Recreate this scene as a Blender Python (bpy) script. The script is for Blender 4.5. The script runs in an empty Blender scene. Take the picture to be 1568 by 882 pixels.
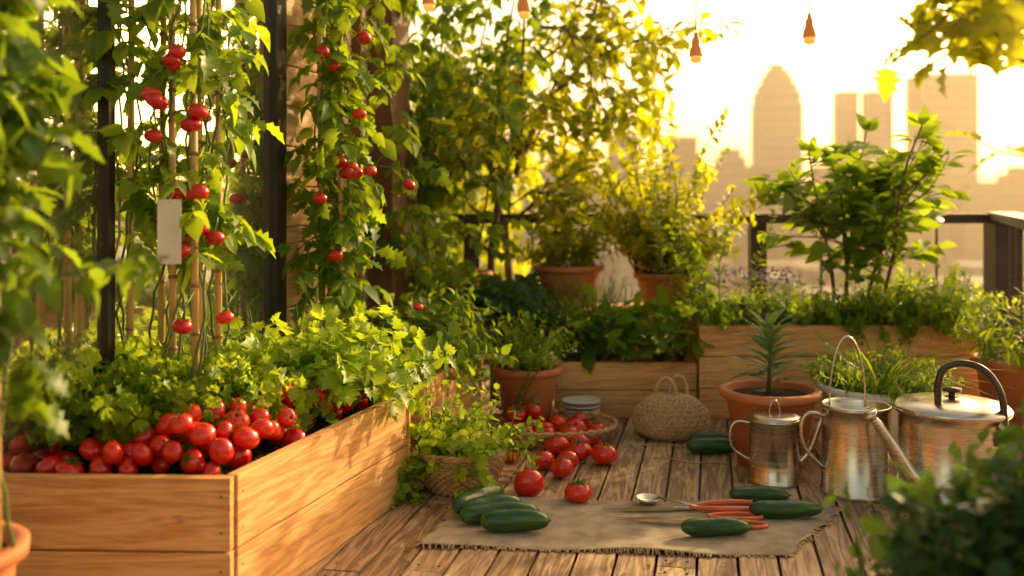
import bpy, math, random
import numpy as np
from mathutils import Vector, Matrix
random.seed(11); rng=np.random.default_rng(11)
R=random.random
def U(a,b): return a+(b-a)*random.random()
scene=bpy.context.scene
scene.view_settings.view_transform='Standard'
scene.view_settings.look='None'
scene.view_settings.exposure=0
# ------------------------------------------------------------ materials
def newmat(name):
    m=bpy.data.materials.new(name); m.use_nodes=True
    nt=m.node_tree; nt.nodes.clear()
    out=nt.nodes.new('ShaderNodeOutputMaterial')
    return m,nt,out
def N(nt,t,**kw):
    n=nt.nodes.new(t)
    for k,v in kw.items(): setattr(n,k,v)
    return n
def ramp(nt,fac,cols):
    r=nt.nodes.new('ShaderNodeValToRGB'); e=r.color_ramp.elements
    while len(e)<len(cols): e.new(0.5)
    for i,(p,c) in enumerate(cols):
        e[i].position=p; e[i].color=(c[0],c[1],c[2],1)
    nt.links.new(fac,r.inputs[0]); return r.outputs[0]
def bump(nt,h,strength,dist):
    b=nt.nodes.new('ShaderNodeBump'); b.inputs['Strength'].default_value=strength; b.inputs['Distance'].default_value=dist
    nt.links.new(h,b.inputs['Height']); return b.outputs[0]
def leafmat(name,dark,light,tr,tmix=0.5,rough=0.42):
    m,nt,out=newmat(name); g=N(nt,'ShaderNodeNewGeometry')
    tc=N(nt,'ShaderNodeTexCoord'); nz=N(nt,'ShaderNodeTexNoise'); nz.inputs['Scale'].default_value=14; nz.inputs['Detail'].default_value=1
    nt.links.new(tc.outputs['Object'],nz.inputs['Vector'])
    mx=N(nt,'ShaderNodeMath',operation='ADD'); nt.links.new(g.outputs['Random Per Island'],mx.inputs[0]); nt.links.new(nz.outputs[0],mx.inputs[1])
    ml=N(nt,'ShaderNodeMath',operation='MULTIPLY'); nt.links.new(mx.outputs[0],ml.inputs[0]); ml.inputs[1].default_value=0.5
    c=ramp(nt,ml.outputs[0],[(0.2,dark),(0.85,light)])
    t2=ramp(nt,ml.outputs[0],[(0.2,[x*0.5 for x in tr]),(0.85,tr)])
    p=N(nt,'ShaderNodeBsdfPrincipled'); p.inputs['Roughness'].default_value=rough
    p.inputs['Specular IOR Level'].default_value=0.35
    nt.links.new(c,p.inputs['Base Color'])
    t=N(nt,'ShaderNodeBsdfTranslucent'); nt.links.new(t2,t.inputs['Color'])
    x=N(nt,'ShaderNodeMixShader'); x.inputs[0].default_value=tmix
    nt.links.new(p.outputs[0],x.inputs[1]); nt.links.new(t.outputs[0],x.inputs[2]); nt.links.new(x.outputs[0],out.inputs[0])
    return m
def pmat(name,c1,c2,rough=0.5,metal=0,scale=8,stretch=(1,1,1),bs=0.2,bd=0.003,island=False,spec=0.5,rr=None,coat=0,bscale=None):
    m,nt,out=newmat(name); tc=N(nt,'ShaderNodeTexCoord'); mp=N(nt,'ShaderNodeMapping'); mp.inputs['Scale'].default_value=stretch
    nt.links.new(tc.outputs['Object'],mp.inputs[0])
    nz=N(nt,'ShaderNodeTexNoise'); nz.inputs['Scale'].default_value=scale; nz.inputs['Detail'].default_value=5
    nt.links.new(mp.outputs[0],nz.inputs['Vector']); f=nz.outputs[0]
    if island:
        g=N(nt,'ShaderNodeNewGeometry'); a=N(nt,'ShaderNodeMath',operation='ADD'); nt.links.new(f,a.inputs[0]); nt.links.new(g.outputs['Random Per Island'],a.inputs[1])
        b=N(nt,'ShaderNodeMath',operation='MULTIPLY'); b.inputs[1].default_value=0.5; nt.links.new(a.outputs[0],b.inputs[0]); f=b.outputs[0]
    c=ramp(nt,f,[(0.3,c1),(0.7,c2)])
    p=N(nt,'ShaderNodeBsdfPrincipled'); p.inputs['Roughness'].default_value=rough; p.inputs['Metallic'].default_value=metal
    p.inputs['Specular IOR Level'].default_value=spec; p.inputs['Coat Weight'].default_value=coat; p.inputs['Coat Roughness'].default_value=0.08
    nt.links.new(c,p.inputs['Base Color'])
    if rr:
        q=ramp(nt,nz.outputs[0],[(0.3,[rr[0]]*3),(0.7,[rr[1]]*3)]); nt.links.new(q,p.inputs['Roughness'])
    if bs:
        h=nz.outputs[0]
        if bscale:
            nb=N(nt,'ShaderNodeTexNoise'); nb.inputs['Scale'].default_value=bscale; nt.links.new(mp.outputs[0],nb.inputs['Vector']); h=nb.outputs[0]
        nt.links.new(bump(nt,h,bs,bd),p.inputs['Normal'])
    nt.links.new(p.outputs[0],out.inputs[0]); return m
def woodmat(name,c1,c2,c3,axis='X',rough=0.6,island=False):
    m,nt,out=newmat(name); tc=N(nt,'ShaderNodeTexCoord'); 
    if island:
        g=N(nt,'ShaderNodeNewGeometry'); rnd=g.outputs['Random Per Island']
    else:
        g=N(nt,'ShaderNodeObjectInfo'); rnd=g.outputs['Random']
    ml=N(nt,'ShaderNodeMath',operation='MULTIPLY'); ml.inputs[1].default_value=37.0; nt.links.new(rnd,ml.inputs[0])
    cb=N(nt,'ShaderNodeCombineXYZ')
    for i in range(3): nt.links.new(ml.outputs[0],cb.inputs[i])
    ad=N(nt,'ShaderNodeVectorMath',operation='ADD'); nt.links.new(tc.outputs['Object'],ad.inputs[0]); nt.links.new(cb.outputs[0],ad.inputs[1])
    mp=N(nt,'ShaderNodeMapping'); s=(1.1,13,13) if axis=='X' else (13,1.1,13); mp.inputs['Scale'].default_value=s; nt.links.new(ad.outputs[0],mp.inputs[0])
    n1=N(nt,'ShaderNodeTexNoise'); n1.inputs['Scale'].default_value=1.3; n1.inputs['Detail'].default_value=3; n1.inputs['Distortion'].default_value=1.2; nt.links.new(mp.outputs[0],n1.inputs['Vector'])
    mm=N(nt,'ShaderNodeMath',operation='MULTIPLY'); mm.inputs[1].default_value=9; nt.links.new(n1.outputs[0],mm.inputs[0])
    fr=N(nt,'ShaderNodeMath',operation='PINGPONG'); fr.inputs[1].default_value=1.0; nt.links.new(mm.outputs[0],fr.inputs[0])
    n2=N(nt,'ShaderNodeTexNoise'); n2.inputs['Scale'].default_value=9; n2.inputs['Detail'].default_value=6; nt.links.new(mp.outputs[0],n2.inputs['Vector'])
    n3=N(nt,'ShaderNodeTexNoise'); n3.inputs['Scale'].default_value=2.2; n3.inputs['Detail'].default_value=4; nt.links.new(ad.outputs[0],n3.inputs['Vector'])
    a1=N(nt,'ShaderNodeMath',operation='MULTIPLY'); a1.inputs[1].default_value=0.35; nt.links.new(fr.outputs[0],a1.inputs[0])
    a2=N(nt,'ShaderNodeMath',operation='MULTIPLY_ADD'); a2.inputs[1].default_value=0.6; nt.links.new(n2.outputs[0],a2.inputs[0]); nt.links.new(a1.outputs[0],a2.inputs[2])
    a3=N(nt,'ShaderNodeMath',operation='MULTIPLY_ADD'); a3.inputs[1].default_value=0.25; nt.links.new(rnd,a3.inputs[0]); nt.links.new(a2.outputs[0],a3.inputs[2])
    a4=N(nt,'ShaderNodeMath',operation='MULTIPLY_ADD'); a4.inputs[1].default_value=0.3; nt.links.new(n3.outputs[0],a4.inputs[0]); nt.links.new(a3.outputs[0],a4.inputs[2])
    c=ramp(nt,a4.outputs[0],[(0.35,c1),(0.7,c2),(1.0,c3)])
    p=N(nt,'ShaderNodeBsdfPrincipled'); p.inputs['Roughness'].default_value=rough; p.inputs['Specular IOR Level'].default_value=0.35
    nt.links.new(c,p.inputs['Base Color']); nt.links.new(bump(nt,a2.outputs[0],0.4,0.004),p.inputs['Normal'])
    nt.links.new(p.outputs[0],out.inputs[0]); return m
M={}
M['leaf']=leafmat('leaf_green',(0.022,0.07,0.007),(0.08,0.16,0.011),(0.42,0.60,0.02))
M['leafb']=leafmat('leaf_bright',(0.065,0.15,0.009),(0.15,0.27,0.016),(0.60,0.78,0.03),0.52)
M['lett']=leafmat('leaf_lettuce',(0.14,0.26,0.012),(0.30,0.45,0.025),(0.80,0.97,0.05),0.55)
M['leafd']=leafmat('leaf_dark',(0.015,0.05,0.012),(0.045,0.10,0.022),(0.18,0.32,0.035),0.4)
M['leafy']=leafmat('leaf_yellow',(0.08,0.13,0.008),(0.17,0.23,0.012),(0.90,0.90,0.03),0.64)
M['leafo']=leafmat('leaf_autumn',(0.10,0.11,0.012),(0.18,0.16,0.02),(0.70,0.60,0.05),0.58)
M['leafs']=leafmat('leaf_silver',(0.04,0.10,0.03),(0.11,0.19,0.06),(0.26,0.40,0.06),0.38)
M['flower']=leafmat('herb_flower',(0.12,0.10,0.2),(0.25,0.2,0.35),(0.3,0.25,0.4),0.4)
M['stem']=pmat('plant_stem',(0.07,0.12,0.02),(0.14,0.19,0.04),0.5,bs=0)
M['bark']=pmat('bark',(0.09,0.05,0.025),(0.18,0.12,0.06),0.8,scale=30,bs=0.5)
M['bamboo']=pmat('bamboo',(0.50,0.32,0.11),(0.72,0.50,0.20),0.4,scale=6,stretch=(4,4,0.6))
M['bamboon']=pmat('bamboo_node',(0.24,0.13,0.05),(0.34,0.2,0.08),0.5)
M['tomato']=pmat('tomato_skin',(0.50,0.004,0.003),(0.72,0.028,0.006),0.18,scale=2,bs=0,island=True,coat=0.4)
M['calyx']=leafmat('tomato_calyx',(0.05,0.11,0.015),(0.10,0.17,0.02),(0.25,0.35,0.04),0.3)
M['soil']=pmat('soil',(0.012,0.008,0.005),(0.07,0.045,0.026),0.95,scale=70,bs=1.0,bd=0.02)
M['terra']=pmat('terracotta',(0.44,0.13,0.045),(0.64,0.23,0.09),0.7,scale=5,bs=0.3,bscale=60)
M['white']=pmat('grey_ceramic',(0.62,0.60,0.56),(0.76,0.74,0.70),0.3,scale=5,bs=0)
M['metal']=pmat('brushed_steel',(0.58,0.50,0.40),(0.74,0.66,0.55),0.28,1,scale=3,stretch=(1,1,26),rr=(0.2,0.32),bs=0)
M['metald']=pmat('dark_metal',(0.06,0.05,0.045),(0.11,0.095,0.08),0.3,0.8,scale=7)
M['frame']=pmat('frame_metal',(0.03,0.024,0.018),(0.05,0.04,0.03),0.35,0.3,scale=4,bs=0.05)
M['rail']=pmat('rail_paint',(0.04,0.022,0.015),(0.07,0.04,0.027),0.4,0,scale=4,stretch=(1,6,6))
M['wick']=pmat('wicker',(0.36,0.19,0.07),(0.62,0.39,0.17),0.65,scale=25,bs=0.4)
M['jute']=pmat('jute',(0.42,0.26,0.11),(0.66,0.46,0.24),0.85,scale=60,bs=0.6)
M['red']=pmat('tool_handle',(0.60,0.09,0.02),(0.72,0.16,0.035),0.35,scale=4,bs=0.03)
M['paper']=pmat('paper',(0.72,0.68,0.60),(0.82,0.79,0.72),0.8,scale=12,bs=0.1)
M['wood']=woodmat('cedar_wood',(0.33,0.135,0.04),(0.64,0.32,0.11),(0.80,0.48,0.19),'X')
M['woodv']=woodmat('siding_wood',(0.36,0.20,0.08),(0.58,0.36,0.17),(0.68,0.46,0.25),'Y')
M['deck']=woodmat('deck_wood',(0.085,0.045,0.025),(0.33,0.20,0.115),(0.62,0.42,0.26),'Y',0.52,island=True)
M['brown']=pmat('brown_post',(0.16,0.065,0.03),(0.27,0.12,0.055),0.6,scale=5,stretch=(5,5,1))
M['stucco']=pmat('stucco',(0.34,0.27,0.20),(0.46,0.38,0.29),0.9,scale=5,bs=0.3,bscale=80)
m,nt,out=newmat('lamp_bulb'); p=N(nt,'ShaderNodeBsdfPrincipled'); p.inputs['Base Color'].default_value=(0.9,0.4,0.1,1); p.inputs['Roughness'].default_value=0.15
p.inputs['Emission Color'].default_value=(1,0.34,0.06,1); p.inputs['Emission Strength'].default_value=1.1; nt.links.new(p.outputs[0],out.inputs[0]); M['bulb']=m
m,nt,out=newmat('lamp_shade'); p=N(nt,'ShaderNodeBsdfPrincipled'); p.inputs['Base Color'].default_value=(0.65,0.22,0.04,1); p.inputs['Roughness'].default_value=0.3
p.inputs['Emission Color'].default_value=(1,0.28,0.04,1); p.inputs['Emission Strength'].default_value=0.15; nt.links.new(p.outputs[0],out.inputs[0]); M['shade']=m
m,nt,out=newmat('window_glass'); p=N(nt,'ShaderNodeBsdfPrincipled'); p.inputs['Base Color'].default_value=(0.14,0.12,0.08,1); p.inputs['Roughness'].default_value=0.05
gl_=N(nt,'ShaderNodeBsdfGlossy'); gl_.inputs['Color'].default_value=(.9,.9,.85,1); gl_.inputs['Roughness'].default_value=.04
nz=N(nt,'ShaderNodeTexNoise'); nz.inputs['Scale'].default_value=1.5; bb=bump(nt,nz.outputs[0],0.06,0.02); nt.links.new(bb,p.inputs['Normal']); nt.links.new(bb,gl_.inputs['Normal'])
x=N(nt,'ShaderNodeMixShader'); x.inputs[0].default_value=.7; nt.links.new(p.outputs[0],x.inputs[1]); nt.links.new(gl_.outputs[0],x.inputs[2]); nt.links.new(x.outputs[0],out.inputs[0]); M['glass']=m
m,nt,out=newmat('cucumber_skin'); tc=N(nt,'ShaderNodeTexCoord'); mp=N(nt,'ShaderNodeMapping'); mp.inputs['Scale'].default_value=(5,45,45); nt.links.new(tc.outputs['Object'],mp.inputs[0])
nz=N(nt,'ShaderNodeTexNoise'); nz.inputs['Scale'].default_value=1.0; nz.inputs['Detail'].default_value=4; nt.links.new(mp.outputs[0],nz.inputs['Vector'])
c=ramp(nt,nz.outputs[0],[(0.35,(0.014,0.055,0.012)),(0.55,(0.035,0.10,0.02)),(0.75,(0.14,0.21,0.05))])
p=N(nt,'ShaderNodeBsdfPrincipled'); p.inputs['Roughness'].default_value=0.3; nt.links.new(c,p.inputs['Base Color'])
vo=N(nt,'ShaderNodeTexVoronoi'); vo.inputs['Scale'].default_value=70; nt.links.new(tc.outputs['Object'],vo.inputs['Vector']); nt.links.new(bump(nt,vo.outputs['Distance'],0.3,0.003),p.inputs['Normal'])
nt.links.new(p.outputs[0],out.inputs[0]); M['cuke']=m
m,nt,out=newmat('burlap'); tc=N(nt,'ShaderNodeTexCoord')
w1=N(nt,'ShaderNodeTexWave'); w1.bands_direction='X'; w2=N(nt,'ShaderNodeTexWave'); w2.bands_direction='Y'
for w in (w1,w2):
    w.inputs['Scale'].default_value=75; w.inputs['Distortion'].default_value=1.5; w.inputs['Detail Scale'].default_value=2; nt.links.new(tc.outputs['Object'],w.inputs['Vector'])
a=N(nt,'ShaderNodeMath',operation='ADD'); nt.links.new(w1.outputs['Fac'],a.inputs[0]); nt.links.new(w2.outputs['Fac'],a.inputs[1])
nz=N(nt,'ShaderNodeTexNoise'); nz.inputs['Scale'].default_value=14; nz.inputs['Detail'].default_value=7; nt.links.new(tc.outputs['Object'],nz.inputs['Vector'])
b=N(nt,'ShaderNodeMath',operation='MULTIPLY_ADD'); b.inputs[1].default_value=0.22; nt.links.new(a.outputs[0],b.inputs[0]); nt.links.new(nz.outputs[0],b.inputs[2])
c=ramp(nt,b.outputs[0],[(0.4,(0.27,0.20,0.135)),(0.95,(0.60,0.49,0.36))])
p=N(nt,'ShaderNodeBsdfPrincipled'); p.inputs['Roughness'].default_value=0.95; p.inputs['Specular IOR Level'].default_value=0.1; nt.links.new(c,p.inputs['Base Color']); nt.links.new(bump(nt,a.outputs[0],0.6,0.003),p.inputs['Normal'])
nt.links.new(p.outputs[0],out.inputs[0]); M['burlap']=m
M['city']=pmat('city_stone',(0.24,0.20,0.17),(0.32,0.28,0.24),0.85,scale=0.05,bs=0)
M['cityd']=pmat('city_window',(0.12,0.10,0.09),(0.18,0.16,0.14),0.5,scale=0.3,bs=0)
M['cityr']=pmat('city_brick',(0.24,0.16,0.12),(0.30,0.21,0.16),0.85,scale=0.1,bs=0)
M['ground']=pmat('city_ground',(0.08,0.08,0.055),(0.18,0.16,0.13),0.95,scale=0.02,bs=0)
# ------------------------------------------------------------ mesh builder
def nrm(v):
    v=np.asarray(v,float); return v/(np.linalg.norm(v)+1e-9)
def tmpl(rows,fold=0.25,droop=0.25,wav=0.0):
    vs=[(0,0,0)];fs=[];prev=[0]
    for i,(t,w) in enumerate(rows):
        z=-droop*t*t
        if w<1e-4:
            vs.append((0,t,z)); cur=[len(vs)-1]
        else:
            s=wav*(1 if i%2 else -1)
            vs+=[(-w,t,z+fold*w+s),(0,t,z),(w,t,z+fold*w-s)]; n=len(vs); cur=[n-3,n-2,n-1]
        if len(prev)==1 and len(cur)==3: a=prev[0]; fs+=[(a,cur[1],cur[0]),(a,cur[2],cur[1])]
        elif len(prev)==3 and len(cur)==3:
            fs+=[(prev[0],prev[1],cur[1],cur[0]),(prev[1],prev[2],cur[2],cur[1])]
        elif len(prev)==3: fs+=[(prev[0],prev[1],cur[0]),(prev[1],prev[2],cur[0])]
        prev=cur
    return np.array(vs),fs
def frilltmpl():
    vs=[];fs=[];nr,nc=5,9
    for i in range(nr):
        t=i/(nr-1)
        for j in range(nc):
            s=j/(nc-1)*2-1; ang=s*1.15; rr=t*(1-0.12*s*s)+ (0.08*(-1)**j if i==nr-1 else 0)
            z=0.26*t*t*math.sin(j*2.4+i)*(0.3+t)-0.15*t*t+0.1*abs(s)*t
            vs.append((math.sin(ang)*rr*0.72,math.cos(ang)*rr,z))
    for i in range(nr-1):
        for j in range(nc-1):
            a=i*nc+j; fs.append((a,a+1,a+nc+1,a+nc))
    return np.array(vs),fs
T={'ovate':tmpl([(.12,.16),(.3,.29),(.52,.29),(.78,.15),(1,0)],.3,.28),
   'lobed':tmpl([(.12,.12),(.22,.36),(.34,.2),(.46,.42),(.58,.2),(.7,.3),(.8,.13),(1,0)],.25,.3,.02),
   'lance':tmpl([(.2,.09),(.5,.11),(.8,.06),(1,0)],.3,.3),
   'blade':tmpl([(.1,.035),(.3,.05),(.5,.05),(.7,.04),(.88,.022),(1,0)],.4,.55),
   'grass':tmpl([(.3,.012),(.6,.01),(.85,.007),(1,0)],.3,.7),
   'round':tmpl([(.08,.2),(.25,.42),(.5,.5),(.72,.42),(.9,.22),(1,0)],.22,.2,.03),
   'kale':tmpl([(.1,.06),(.2,.22),(.28,.16),(.4,.34),(.47,.26),(.6,.4),(.68,.28),(.8,.3),(.87,.14),(1,0)],.3,.45,.04),
   'frill':frilltmpl()}
class MB:
    def __init__(s): s.v=[];s.l=[];s.t=[];s.m=[];s.n=0;s.L={}
    def add(s,v,faces,m=0):
        v=np.asarray(v,float).reshape(-1,3)
        s.v.append(v); s.l.append(np.array([i for f in faces for i in f],int)+s.n)
        s.t.append(np.array([len(f) for f in faces],int)); s.m.append(np.full(len(faces),m,int)); s.n+=len(v)
    def leaf(s,k,p,d,up,size,ws=1.0,m=0): s.L.setdefault((k,m),[]).append((*p,*d,*up,size,ws))
    def flush(s):
        for (k,m),lst in s.L.items():
            A=np.array(lst,float); tv,tf=T[k]; n=len(A)
            Y=A[:,3:6]; Y=Y/(np.linalg.norm(Y,axis=1,keepdims=True)+1e-9)
            X=np.cross(Y,A[:,6:9]); X=X/(np.linalg.norm(X,axis=1,keepdims=True)+1e-9); Z=np.cross(X,Y)
            S=A[:,9][:,None,None]; W=A[:,10][:,None,None]
            dr=(0.4+1.2*rng.random(n))[:,None,None]
            P=A[:,None,0:3]+S*(tv[None,:,0:1]*W*X[:,None]+tv[None,:,1:2]*Y[:,None]+tv[None,:,2:3]*dr*Z[:,None])
            fl=np.array([i for f in tf for i in f]); tt=np.array([len(f) for f in tf])
            off=s.n+np.arange(n)*len(tv)
            s.v.append(P.reshape(-1,3)); s.l.append((fl[None]+off[:,None]).ravel()); s.t.append(np.tile(tt,n)); s.m.append(np.full(len(tf)*n,m)); s.n+=n*len(tv)
        s.L={}
    def tube(s,pts,r0,r1=None,m=0,k=5,closed=False,caps=True):
        P=np.array([tuple(p) for p in pts],float); n=len(P); r1=r0 if r1 is None else r1
        rr=np.linspace(r0,r1,n) if not hasattr(r0,'__len__') else np.array(r0)
        if closed: tg=np.roll(P,-1,0)-np.roll(P,1,0)
        else: tg=np.gradient(P,axis=0)
        tg=tg/(np.linalg.norm(tg,axis=1,keepdims=True)+1e-9)
        mean=np.abs(tg).mean(0); ref=np.zeros(3); ref[int(np.argmin(mean))]=1
        a=np.cross(tg,ref); a/= (np.linalg.norm(a,axis=1,keepdims=True)+1e-9); b=np.cross(tg,a)
        th=np.arange(k)*2*math.pi/k
        V=P[:,None]+rr[:,None,None]*(np.cos(th)[None,:,None]*a[:,None]+np.sin(th)[None,:,None]*b[:,None])
        fs=[]
        for i in range(n if closed else n-1):
            j=(i+1)%n
            for q in range(k): fs.append((i*k+q,i*k+(q+1)%k,j*k+(q+1)%k,j*k+q))
        if not closed and caps: fs+=[tuple(range(k-1,-1,-1)),tuple((n-1)*k+q for q in range(k))]
        s.add(V.reshape(-1,3),fs,m)
    def lathe(s,prof,c,m=0,k=40,sx=1,sy=1):
        V=[];fs=[]
        for r,z in prof:
            for q in range(k):
                a=2*math.pi*q/k; V.append((c[0]+r*sx*math.cos(a),c[1]+r*sy*math.sin(a),c[2]+z))
        for i in range(len(prof)-1):
            for q in range(k): fs.append((i*k+q,i*k+(q+1)%k,(i+1)*k+(q+1)%k,(i+1)*k+q))
        s.add(V,fs,m)
    def box(s,x0,x1,y0,y1,z0,z1,m=0):
        V=[(x,y,z) for z in(z0,z1) for y in(y0,y1) for x in(x0,x1)]
        s.add(V,[(0,2,3,1),(4,5,7,6),(0,1,5,4),(2,6,7,3),(0,4,6,2),(1,3,7,5)],m)
    def obj(s,name,mats,smooth=True,parent=None,bevel=0,loc=None,rotz=0,autos=False):
        s.flush(); me=bpy.data.meshes.new(name)
        v=np.concatenate(s.v);l=np.concatenate(s.l);t=np.concatenate(s.t);mi=np.concatenate(s.m)
        me.vertices.add(len(v)); me.vertices.foreach_set('co',v.ravel().astype(np.float32))
        me.loops.add(len(l)); me.loops.foreach_set('vertex_index',l.astype(np.int32))
        me.polygons.add(len(t)); st=np.concatenate([[0],np.cumsum(t)[:-1]]); me.polygons.foreach_set('loop_start',st.astype(np.int32))
        me.polygons.foreach_set('material_index',mi.astype(np.int32))
        me.polygons.foreach_set('use_smooth',np.full(len(t),smooth))
        me.update(calc_edges=True); me.validate()
        for k in mats: me.materials.append(M[k])
        o=bpy.data.objects.new(name,me); scene.collection.objects.link(o)
        if parent: o.parent=parent
        if loc: o.location=loc
        o.rotation_euler[2]=rotz
        if bevel:
            b=o.modifiers.new('bevel','BEVEL'); b.width=bevel; b.segments=2; b.limit_method='ANGLE'
        return o
def empty(name,loc=(0,0,0)):
    o=bpy.data.objects.new(name,None); o.empty_display_size=0.1; o.location=loc; scene.collection.objects.link(o); return o
def path(p,d,L,n=8,wig=0.15,grav=0.0):
    p=np.array(p,float); d=nrm(d); pts=[p.copy()]; st=L/n
    for i in range(n):
        d=nrm(d+rng.normal(0,wig,3)*0.5+np.array([0,0,-grav/n])); p=p+d*st; pts.append(p.copy())
    return pts
def rdir(zmin=-1,zmax=1):
    a=U(0,2*math.pi); z=U(zmin,zmax); c=math.sqrt(max(0,1-z*z)); return np.array([c*math.cos(a),c*math.sin(a),z])
UPV=np.array([0,0,1.0])
def compound(P,p,d,L,size,k='lobed',m=0,ms=1,pairs=3,grav=0.9):
    pts=path(p,d,L,6,0.12,grav); P.tube(pts,0.0025,0.0012,ms,4,caps=False)
    for i in range(pairs):
        t=0.35+0.55*i/max(1,pairs-1) if pairs>1 else .6
        q=pts[min(5,int(t*6))]; tg=nrm(pts[min(6,int(t*6)+1)]-q); sd=nrm(np.cross(tg,UPV)+1e-6)
        for s in(-1,1):
            dd=nrm(sd*s+tg*0.6+rng.normal(0,.2,3)+np.array([0,0,-.25]))
            P.leaf(k,q,dd,nrm(UPV+rng.normal(0,.45,3)),size*U(.65,1.0),U(.85,1.15),m)
    tg=nrm(pts[-1]-pts[-2]); P.leaf(k,pts[-1]-tg*0.005,tg,nrm(UPV+rng.normal(0,.4,3)),size*U(1,1.3),1,m)
def sprigs(P,c,nst,h,spread,nl,k,size,m=0,ms=1,base=0.05,wig=0.2,grav=0.4,t0=0.15,sr=0.003,opp=True,ryx=1.0):
    for i in range(nst):
        a=U(0,2*math.pi); q=math.sqrt(R()); b=np.array([c[0]+base*q*math.cos(a),c[1]+base*ryx*q*math.sin(a),c[2]])
        d=nrm([math.cos(a)*spread*q,math.sin(a)*spread*q,1]); L=h*U(.65,1.08)
        pts=path(b,d,L,8,wig,grav*q*2); P.tube(pts,sr,sr*0.4,ms,4,caps=False)
        for j in range(nl):
            t=t0+(1-t0)*(j+R()*.5)/nl; f=min(t,0.999)*8; ii=int(f); pp=pts[ii]*(1-f+ii)+pts[ii+1]*(f-ii); tg=nrm(pts[ii+1]-pts[ii])
            az=j*2.4+R(); sd=nrm(np.cross(tg,[math.cos(az),math.sin(az),.2]))
            for s in ((1,-1) if opp else (1,)):
                dd=nrm(sd*s+tg*U(.3,.9)); P.leaf(k,pp,dd,nrm(tg+UPV*.6+rng.normal(0,.3,3)),size*U(.6,1.1)*(1.15-.4*t),U(.85,1.15),m)
        P.leaf(k,pts[-1],nrm(pts[-1]-pts[-2]+rng.normal(0,.1,3)),rdir(),size*.6,1,m)
def cloud(P,c,r,n,k,size,m=0,clumps=14,cr=0.35,down=0.2):
    c=np.array(c);r=np.array(r); cs=[c+r*rdir()*U(.2,1)**.5 for _ in range(clumps)]
    for i in range(n):
        q=cs[i%clumps]; off=rng.normal(0,cr*.5,3)*r; p=q+off; d=nrm(nrm(off)+rng.normal(0,.6,3)+np.array([0,0,-down]))
        P.leaf(k,p,d,nrm(rng.normal(0,.5,3)+UPV*.7),size*U(.6,1.15),U(.8,1.2),m)
def branch(P,p,d,L,r,depth,leafk,size,m,ms,nleaf=7,wig=.35,ang=.7,up=.1,kids=2):
    pts=path(p,d,L,7,wig,-up); P.tube(pts,r,r*.55,ms,6 if depth>1 else 4,caps=False)
    if depth<=1:
        for j in range(nleaf):
            t=(j+1)/nleaf*6.9; i=int(t); pp=pts[i]*(1-t+i)+pts[i+1]*(t-i); dd=nrm(rdir()+nrm(pts[i+1]-pts[i])*.7+np.array([0,0,-.15]))
            e=pp+dd*size*.25; P.tube([pp,e],r*.3,r*.25,ms,3,caps=False)
            P.leaf(leafk,e,dd,nrm(UPV+rng.normal(0,.5,3)),size*U(.6,1.15),U(.85,1.15),m)
    if depth>0:
        for j in range(kids+1 if depth>1 else kids):
            i=int(U(2.5,7)); dd=nrm(nrm(pts[i]-pts[i-1])+rdir()*ang+np.array([0,0,up]))
            branch(P,pts[i],dd,L*U(.55,.8),r*.6,depth-1,leafk,size,m,ms,nleaf,wig,ang,up,kids)
# tomato
def tomverts(r,k=20,n=12,ph=0.0):
    V=[];F=[]
    for i in range(n+1):
        ph_=math.pi*i/n; z=math.cos(ph_); s=math.sin(ph_)
        for j in range(k):
            a=2*math.pi*j/k; lob=1+0.035*math.cos(5*a+ph)*(0.3+0.7*abs(z)); rr=s*lob
            dip=0.22*math.exp(-(rr/0.22)**2) if z>0 else .08*math.exp(-(rr/0.25)**2)
            zz=z*0.82-(dip if z>0 else -dip); V.append((rr*math.cos(a)*r,rr*math.sin(a)*r,zz*r))
    for i in range(n):
        for j in range(k): F.append((i*k+j,(i+1)*k+j,(i+1)*k+(j+1)%k,i*k+(j+1)%k))
    return np.array(V),F
def rotm(tilt,az):
    return np.array((Matrix.Rotation(az,3,'Z')@Matrix.Rotation(tilt,3,'X')@Matrix.Rotation(U(0,6),3,'Z')))
def tomato(P,pos,r,tilt=0.5,az=0.0,mt=0,mc=1,cal=True):
    Rm=rotm(tilt,az); v,f=tomverts(r*1.0,ph=U(0,6)); v=v*np.array([U(.94,1.08),U(.94,1.08),U(.9,1.05)]); P.add(v@Rm.T+np.array(pos),f,mt)
    if cal:
        top=np.array(pos)+Rm@np.array([0,0,r*.66])
        for j in range(6):
            a=j*math.pi/3+U(-.2,.2); d=Rm@np.array([math.cos(a),math.sin(a),.28]); P.leaf('lance',top,d,Rm@np.array([0,0,1.]),r*U(.75,1.0),1.3,mc)
        P.tube([top-Rm@np.array([0,0,r*.1]),top+Rm@np.array([0,0,r*.16]),top+Rm@np.array([r*.08,0,r*.36])],r*.07,r*.06,mc,5)
# ------------------------------------------------------------ ground, deck, host building
g=MB(); g.add([(-3000,-600,-30),(3000,-600,-30),(3000,6000,-30),(-3000,6000,-30)],[(0,1,2,3)]); g.obj('ground',['ground'],False)
a=math.radians(11.3); ca,sa=math.cos(a),math.sin(a)
dk=MB(); w=0.126; i=0; u=-4.2
while u<3.6:
    vmax=(6.32+u*sa)/ca; v=-1.5-U(0,1.5)
    while v<vmax:
        L=U(1.4,3.0); v1=min(v+L,vmax)
        dk.box(u+.004,u+w-.006,v+.002,v1-.002,-.03,U(-.002,.0015))
        for q in (v+.05,v1-.05):
            for xx in (u+.03,u+w-.03): dk.tube([(xx,q,-.004),(xx,q,.0022)],.0045,.004,1,7)
        v=v1
    u+=w
dk.obj('deck',['deck','metald'],False,bevel=.003,rotz=-a)
b=MB(); b.box(-9,3.35,-3,6.34,-30,-.045,0)
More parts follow.
